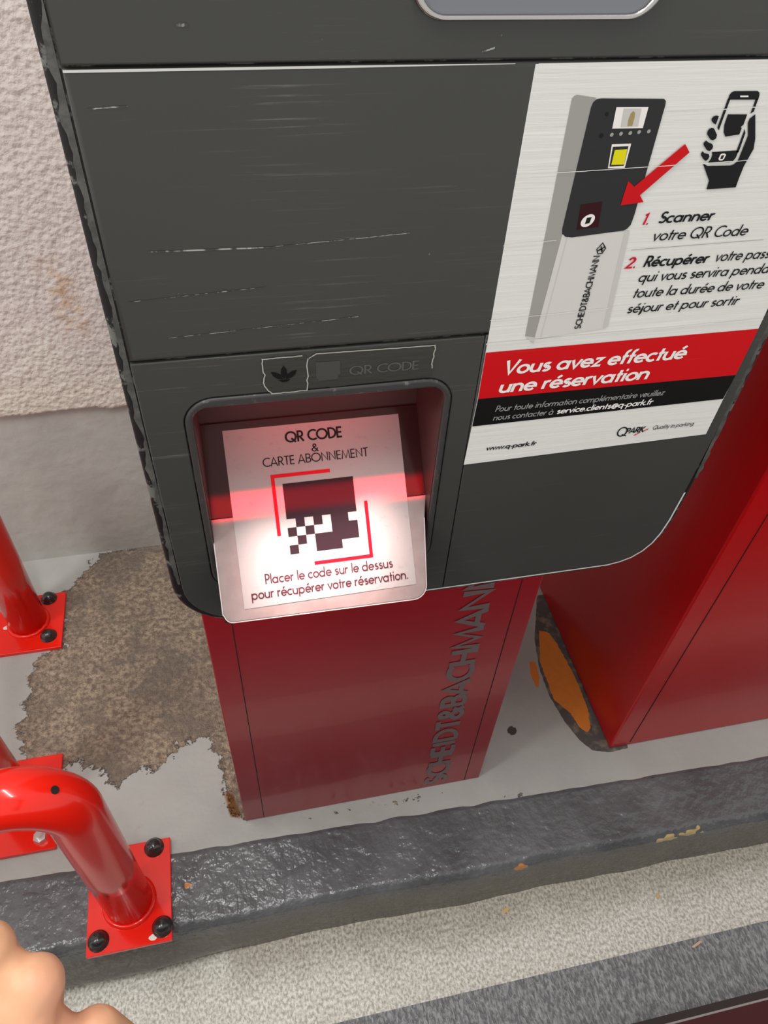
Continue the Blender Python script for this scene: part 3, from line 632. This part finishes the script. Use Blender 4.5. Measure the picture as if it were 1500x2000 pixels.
pf('printed_oval_mark', [[(.2266, 1.0508), (.2296, 1.0513), (.2301, 1.0552), (.2270, 1.0548)]], M_ink, .0014)
pf('red_arrow', [[(.2781, 1.0973), (.2828, 1.0923), (.2586, 1.0675), (.2624, 1.063), (.2474, 1.0617), (.248, 1.0767), (.253, 1.073)]], M_pred, .0014)
sub(text('lettering', 'SCHEIDT&BACHMANN', F_FACE, M_pd, None, .2432, .9735, .0046, 1.0285 - .9735 + .2432, .17, .0, h=.0012, up=True), PW)
bm = bmesh.new(); fs_ = lambda p: F_FACE @ Vector((p.x, p.y, .0012))
shield = [(.2395, 1.0330), (.2425, 1.0372), (.2455, 1.0335), (.2440, 1.0300), (.2412, 1.0298)]
ribbon(bm, shield, .0007, True, fs_); ribbon(bm, [(.2405, 1.0318), (.2448, 1.0345)], .0009, tf=fs_); ribbon(bm, [(.2420, 1.0350), (.2437, 1.0308)], .0009, tf=fs_); ribbon(bm, [(.2412, 1.0332), (.2442, 1.0322)], .0006, tf=fs_)
sub(bmobj('shield_logo', bm, M_pd), PW)
# printed hand with phone
pf('printed_phone', [[(0.2964, 1.121), (0.2964, 1.1235), (0.2971, 1.1248), (0.2986, 1.1255), (0.3134, 1.1253), (0.315, 1.1245), (0.3157, 1.123), (0.316, 1.1206)],
    [(0.2962, 1.1214), (0.2978, 1.1214), (0.2975, 1.1042), (0.2959, 1.1058)], [(0.3142, 1.1211), (0.3158, 1.121), (0.316, 1.1142), (0.3143, 1.113)], [(0.3143, 1.1047), (0.3158, 1.1021), (0.3161, 1.091), (0.3143, 1.091)],
    [(0.298, 1.0918), (0.3142, 1.0922), (0.3157, 1.0918), (0.3156, 1.088), (0.3145, 1.086), (0.3125, 1.0854), (0.2978, 1.0856), (0.2989, 1.0876), (0.2989, 1.0899)]], M_ink, .0010)
pf('printed_phone_speaker', [[(0.3032, 1.1231), (0.3085, 1.123), (0.3089, 1.1221), (0.3036, 1.1222)]], M_white, .0012)
pf('printed_phone_mark', [[(0.3041, 1.0902), (0.305, 1.0908), (0.3069, 1.0907), (0.308, 1.0899), (0.3076, 1.0873), (0.3067, 1.0866), (0.3048, 1.0867), (0.3038, 1.0876)]], M_white, .0012)
pf('printed_phone_button', [[(0.305, 1.0897), (0.3069, 1.0898), (0.3066, 1.0876), (0.305, 1.0875)]], M_ink, .0013)
pf('printed_finger', [[(0.2942, 1.1122), (0.2941, 1.1076), (0.2923, 1.1084), (0.2905, 1.1097), (0.29, 1.111), (0.2908, 1.1122), (0.2924, 1.1127)],
    [(0.2901, 1.1038), (0.2906, 1.1053), (0.2922, 1.1059), (0.2939, 1.1054), (0.2972, 1.1017), (0.2974, 1.0997), (0.2958, 1.0987), (0.294, 1.0992), (0.2906, 1.1022)],
    [(0.2912, 1.0988), (0.2934, 1.0975), (0.296, 1.0967), (0.2973, 1.0952), (0.2973, 1.0936), (0.2959, 1.0925), (0.2939, 1.0932), (0.2905, 1.0963), (0.2902, 1.0974)],
    [(0.2913, 1.0926), (0.2931, 1.0914), (0.2962, 1.0907), (0.2972, 1.0893), (0.2969, 1.0875), (0.2957, 1.0867), (0.2938, 1.0878), (0.2912, 1.0902), (0.2908, 1.0915)]], M_ink, .0012)
pf('printed_hand', [[(0.3176, 1.1127), (0.3239, 1.0986), (0.3254, 1.0926), (0.3249, 1.0903), (0.3233, 1.0826), (0.3231, 1.075), (0.3233, 1.0694), (0.3032, 1.069), (0.3028, 1.0745), (0.2947, 1.0849), (0.2952, 1.085), (0.2981, 1.0836), (0.3138, 1.0833), (0.3158, 1.0839), (0.3177, 1.0859), (0.3181, 1.1007), (0.3149, 1.1078), (0.3149, 1.1103)]], M_ink, .0011)
pf('printed_dark_block', [[(0.2997, 1.113), (0.3124, 1.1127), (0.3124, 1.1069), (0.3112, 1.1058), (0.3121, 1.105), (0.3121, 1.1015), (0.3032, 1.1005), (0.3012, 1.1030), (0.2998, 1.1071)]], M_ink, .0010)
# column
colm = under(T, box('column', (-.0608, .3385, .093, .43, 0.0, 1.44), M_red, bevel=.0015)); colm['label'] = 'glossy red sheet metal column'
bm = bmesh.new()
for x in (-.0300, .3118): add_box(bm, x - .0005, x + .0005, .0926, .0935, .004, .70)
sub(bmobj('panel_seam', bm, M_seam), colm).matrix_parent_inverse = Matrix.Identity(4)
sub(text('lettering', 'SCHEIDT&BACHMANN', F_COL, M_colgrey, None, .2770, .0130, .0365, .2770 + .575, .20, .0, h=.0008, up=True), colm)['label'] = 'grey upright lettering'
# lamps belonging to the scanner
area('scanner_lamp', (.060, .0186, .9280), (.060, .0186, .70), .180, .0120, 0.075, (1.0, .0, .02), 4)
area('scanner_lamp', (.060, .034, .9270), (.060, .034, .70), .10, .02, 0.036, (1.0, .06, .06), 160)
area('scanner_lamp', (.056, .004, .9260), (.058, -.0205, .776), .11, .004, 0.13, (1.0, .68, .66), 30)

# ------------------------------------------------------------------ barrier cabinet
B = thing('barrier_cabinet', 'tall bright red barrier cabinet standing right of the terminal', 'barrier', (0.80, 0.30, 0))
under(B, box('cabinet_body', (.585, 1.05, .1013, .52, 0.0, 1.10), M_cabred, bevel=.003))
bm = bmesh.new(); add_box(bm, .6208, .6218, .1006, .1018, .012, 1.09); under(B, bmobj('panel_seam', bm, M_seam))

# ------------------------------------------------------------------ hoop guards
def tube(bm, path, r, n=20, cap=True):
    rings = []
    for i, p in enumerate(path):
        d = (path[min(i + 1, len(path) - 1)] - path[max(i - 1, 0)]).normalized()
        a = d.orthogonal().normalized() if i == 0 else (rings[-1][1] - d * rings[-1][1].dot(d)).normalized()
        b = d.cross(a); rings.append(([bm.verts.new(p + (a * math.cos(2 * math.pi * k / n) + b * math.sin(2 * math.pi * k / n)) * r) for k in range(n)], a))
    for (p, _), (q, _) in zip(rings, rings[1:]):
        for k in range(n): bm.faces.new((p[k], p[(k + 1) % n], q[(k + 1) % n], q[k]))
    if cap: bm.faces.new(rings[0][0][::-1]); bm.faces.new(rings[-1][0])
def hoop_path(a, b, zt, Rb):
    a, b = Vector(a), Vector(b); u = (b - a); u.z = 0; u.normalize(); P_ = [a + Vector((0, 0, 0.011)), Vector((a.x, a.y, (zt - Rb) * .5)), Vector((a.x, a.y, zt - Rb))]
    for i in range(1, 15): t = i / 14 * math.pi / 2; P_.append(Vector((a.x, a.y, zt - Rb)) + u * Rb * (1 - math.cos(t)) + Vector((0, 0, Rb * math.sin(t))))
    for i in range(0, 15): t = i / 14 * math.pi / 2; P_.append(Vector((b.x, b.y, zt - Rb)) - u * Rb * (1 - math.sin(t)) + Vector((0, 0, Rb * math.cos(t))))
    P_ += [Vector((b.x, b.y, (zt - Rb) * .5)), b + Vector((0, 0, 0.011))]
    return P_
def bolt_mesh():
    bm = bmesh.new(); prof = [(0.0, .0155), (.0050, .0145), (.0090, .0120), (.0118, .0080), (.0128, .0045), (.0128, .0030), (.0150, .0022), (.0152, 0.0)]
    n = 24; rings = [[bm.verts.new((r * math.cos(2 * math.pi * k / n), r * math.sin(2 * math.pi * k / n), z)) for k in range(n)] for r, z in prof[1:]]
    top = bm.verts.new((0, 0, prof[0][1]))
    for k in range(n): bm.faces.new((top, rings[0][k], rings[0][(k + 1) % n]))
    for p, q in zip(rings, rings[1:]):
        for k in range(n): bm.faces.new((p[k], q[k], q[(k + 1) % n], p[(k + 1) % n]))
    bmesh.ops.recalc_face_normals(bm, faces=bm.faces); me = bpy.data.meshes.new('bolt'); bm.to_mesh(me); bm.free()
    for p in me.polygons: p.use_smooth = True
    me.materials.append(M_bolt); return me
BOLT = bolt_mesh()
def nut_mesh():
    bm = bmesh.new(); bmesh.ops.create_cone(bm, cap_ends=True, segments=6, radius1=.011, radius2=.010, depth=.010)
    bmesh.ops.create_cone(bm, cap_ends=True, segments=16, radius1=.0055, radius2=.005, depth=.020, matrix=Matrix.Translation((0, 0, .004)))
    bmesh.ops.translate(bm, verts=bm.verts, vec=(0, 0, .005)); me = bpy.data.meshes.new('bolt'); bm.to_mesh(me); bm.free(); me.materials.append(M_nut); return me
NUT = nut_mesh()
RT = 0.0340
CHIPS = ((-0.2679, -0.0048, 0.005), (-0.2053, -0.0551, 0.006), (-0.2383, -0.0676, 0.003), (-0.4763, 0.5456, 0.006), (-0.4314, 0.5425, 0.005))
def hoop(label, a, b, zt, Rb, plates, group, hole=None):
    t = thing('hoop_guard', label, 'guard rail', a, group)
    bm = bmesh.new(); tube(bm, hoop_path(a, b, zt, Rb), RT, 40)
    tb = under(t, bmobj('tube', bm, M_hoop, smooth=True))
    for (px, py, sx, sy, bolts, z) in plates:
        pl_ = under(t, box('base_plate', (px - sx / 2, px + sx / 2, py - sy / 2, py + sy / 2, z, z + .008), M_hoop, bevel=.001))
        for (bx, by, kind) in bolts:
            o = link('bolt', BOLT if kind == 'b' else NUT, None, pl_); o.location = (bx, by, z + .008)
            o['label'] = 'black domed bolt head' if kind == 'b' else 'bare metal nut'
        for (qx, qy, qr) in CHIPS:
            if abs(qx - px) < sx / 2 and abs(qy - py) < sy / 2:
                sub(flat('paint_chip', [[(qx + qr * (1 + .5 * noise.noise((i * 1.7, qx * 90, qy * 90))) * math.cos(i * .7), qy + qr * .7 * (1 + .5 * noise.noise((i * 1.3, qx * 70, 2))) * math.sin(i * .7)) for i in range(9)]], F_GROUND, M_weld, None, z + .0083), pl_)['label'] = 'bare pale chip in the red paint'
        # weld bead round the foot of the tube
        cx, cy = (a[0], a[1]) if abs(px - a[0]) + abs(py - a[1]) < .1 else (b[0], b[1])
        bm = bmesh.new(); n = 36
        tube(bm, [Vector((cx + (RT + .001) * math.cos(2 * math.pi * i / n), cy + (RT + .001) * math.sin(2 * math.pi * i / n), z + .0095 + .0008 * math.sin(i * 2.7))) for i in range(n + 1)], .0045, 8, False)
        sub(bmobj('weld_bead', bm, M_hoop, smooth=True), pl_)
    if hole:
        bm = bmesh.new(); bmesh.ops.create_circle(bm, cap_ends=True, segments=20, radius=.0048)
        q = Vector(hole[1]).normalized().to_track_quat('Z', 'Y').to_matrix().to_4x4(); q.translation = Vector(hole[0]); bm.transform(q)
        sub(bmobj('drain_hole', bm, M_seam), tb)['label'] = 'small black drilled hole'
    return t
NA = Vector((0.613, -0.152, 0.775))
hp = Vector((-0.243, -0.0042, 0.4232)) + NA * .0007
hoop('red tubular hoop guard bolted to the black kerb, nearest the camera', (-.240, .001, .003), (-.80, .001, .003), .410, .062,
     [(-.2395, .0110, .121, .150, [(-.2035, .074, 'b'), (-.1925, -.0437, 'b'), (-.283, -.0453, 'b'), (-.287, .070, 'b')], .003), (-.80, .011, .121, .150, [(-.76, .07, 'b'), (-.76, -.045, 'b')], .003)],
     'red tubular hoop guards', (hp, NA))
hoop('red tubular hoop guard on the grey floor by the wall, behind the other', (-.436, .552, 0.0), (-.4180, .184, 0.0), .47, .08,
     [(-.432, .5500, .121, .132, [(-.4026, .6032, 'b'), (-.3963, .5124, 'b')], 0.0), (-.4145, .184, .121, .160, [(-.3771, .1225, 'n')], 0.0)], 'red tubular hoop guards')

# ------------------------------------------------------------------ bystander's hand (left fist, forearm leaving the frame)
Hd = .30
def hpx(x, y, z=0.0):  # right and up as seen on a plane 0.30 m out, moved along the sight line by -z
    px, py = x / Hd - 0.5, -y / Hd + 950.0 / 1500.0
    q = Vector((R[0][0] * px + R[0][1] * py + R[0][2], R[1][0] * px + R[1][1] * py + R[1][2], R[2][0] * px + R[2][1] * py + R[2][2]))
    return Vector((0, -.42, 1.27)) + q * (Hd - z)
def capsule(bm, pts):
    for (p, r0), (q, r1) in zip(pts, pts[1:]):
        n = max(2, int((q - p).length / (min(r0, r1) * .22)))
        for i in range(n + 1):
            t = i / n; bmesh.ops.create_icosphere(bm, subdivisions=2, radius=r0 + (r1 - r0) * t, matrix=Matrix.Translation(p.lerp(q, t)))
bm = bmesh.new()
H_ = hpx
wrist = H_(-.020, -.078, -.006); 
fing = [((.0140, .0062), .0112, .0), ((-.0052, .0190), .0112, .002), ((-.0250, .0230), .0105, .0), ((-.0430, .0150), .0095, -.004)]
for (mx, my), r, zz in fing:
    mc = H_(mx, my, zz); capsule(bm, [(wrist.lerp(mc, .12), .0150), (wrist.lerp(mc, .65), r * 1.10), (mc, r)])
    pip = H_(mx + .003, my - .001, zz - .040); dip = H_(mx + .002, my - .024, zz - .044); tip = H_(mx, my - .030, zz - .026)
    capsule(bm, [(mc, r), (pip, r * .86), (dip, r * .78), (tip, r * .70)])
capsule(bm, [(H_(-.034, -.012, -.008), .013), (H_(-.006, -.016, -.008), .014), (H_(-.012, -.048, -.008), .016), (H_(-.032, -.045, -.008), .014), (H_(-.034, -.012, -.008), .013)])
capsule(bm, [(H_(-.010, -.066, -.006), .016), (H_(.014, -.036, -.008), .0135), (H_(.0375, -.0135, -.016), .0110), (H_(.052, -.022, -.034), .0092), (H_(.050, -.030, -.042), .0078)])
for i in range(3):
    (ax, ay), ar, az = fing[i]; (bx, by), br_, bz = fing[i + 1]
    for t, rr in ((.0, .0082), (.012, .0100), (.024, .0115), (.036, .0120)): capsule(bm, [(H_(ax - t * .25, ay - t - .0025, .0005), rr + .0008), (H_(bx - t * .1, by - t - .0025, .0005), rr + .0008)])
capsule(bm, [(H_(.0120, -.006, -.010), .010), (H_(.0290, -.020, -.012), .0095)])
elbow = Vector((-.235, -.66, .72))
capsule(bm, [(wrist, .022), (wrist.lerp(elbow, .12), .0235), (wrist.lerp(elbow, .55), .037), (elbow, .043)])
me = bpy.data.meshes.new('hand'); bm.to_mesh(me); bm.free()
ho = link('hand', me, M_skin)
md = ho.modifiers.new('skin', 'REMESH'); md.mode = 'VOXEL'; md.voxel_size = .0014; md.use_smooth_shade = True
ms = ho.modifiers.new('soft', 'SMOOTH'); ms.iterations = 9; ms.factor = 0.6
dg = bpy.context.evaluated_depsgraph_get(); dg.update()
me2 = bpy.data.meshes.new_from_object(ho.evaluated_get(dg)); ho.modifiers.clear(); ho.data = me2
for p in me2.polygons: p.use_smooth = True
ho['label'] = "person's bare left hand in a loose fist at the bottom left corner"; ho['category'] = 'hand'

# ------------------------------------------------------------------ car side at the lower right
CAR = thing('car', 'dark red car side with black sill trim at the bottom right corner', 'car', (.3, -.40, ZB))
def strip(bm, prof, x0, x1):
    a = [bm.verts.new((x0, y, z)) for y, z in prof]; b = [bm.verts.new((x1, y, z)) for y, z in prof]
    bm.faces.new(a); bm.faces.new(b[::-1])
    for i in range(len(prof)): j = (i + 1) % len(prof); bm.faces.new((a[i], b[i], b[j], a[j]))
bm = bmesh.new(); strip(bm, [(-.2975, .030), (-.2985, .040), (-.3085, .044), (-.36, .044), (-.36, .0), (-.31, .0)], -1.3, 2.2); under(CAR, bmobj('sill_trim', bm, M_trim))
bm = bmesh.new(); tube(bm, [Vector((x, -.3098, .0455)) for x in (-1.3, .515, 2.2)], .0016, 8); tr = under(CAR, bmobj('trim_highlight', bm, M_pg)); tr['label'] = 'thin painted highlight line on the trim'  # grey tube drawn for the highlight line along the trim
bm = bmesh.new(); strip(bm, [(-.3095, .0440), (-.3110, .0465), (-.3700, .0520), (-.3900, .060), (-.4050, .10), (-.4200, .30), (-.4300, .42), (-.4500, .50), (-.60, .50), (-.60, .044)], -1.3, 2.2)
under(CAR, bmobj('door_panel', bm, M_car))

# ------------------------------------------------------------------ bits lying on the lane
def bit(name, label, cat, loc, sx, sy, sz, rz, m):
    bm = bmesh.new(); add_box(bm, -sx, sx, -sy, sy, 0, sz, bevel=sz * .3, seg=1)
    for v in bm.verts: v.co.y += .25 * sy * math.sin(v.co.x / sx * 2.0); v.co.x *= 1 - .3 * abs(v.co.y) / max(sy, 1e-6)
    o = bmobj(name, bm, m); o.location = loc; o.rotation_euler = (0, 0, rz); o['label'] = label; o['category'] = cat; return o
bit('wood_splinter', 'tiny pale splinter lying on the dark painted lane strip', 'splinter', (.6438, -.2011, ZB + .0015), .0125, .0018, .0016, .25, M_splint)
bit('paint_flake', 'tiny ochre flake at the foot of the black kerb', 'flake', (.348, -.0897, ZB), .008, .0028, .0014, .3, M_flake)
bit('paint_flake', 'tiny orange flake on the pale concrete near the dark strip', 'flake', (.614, -.1187, ZB), .0045, .0030, .0012, .5, M_flake)
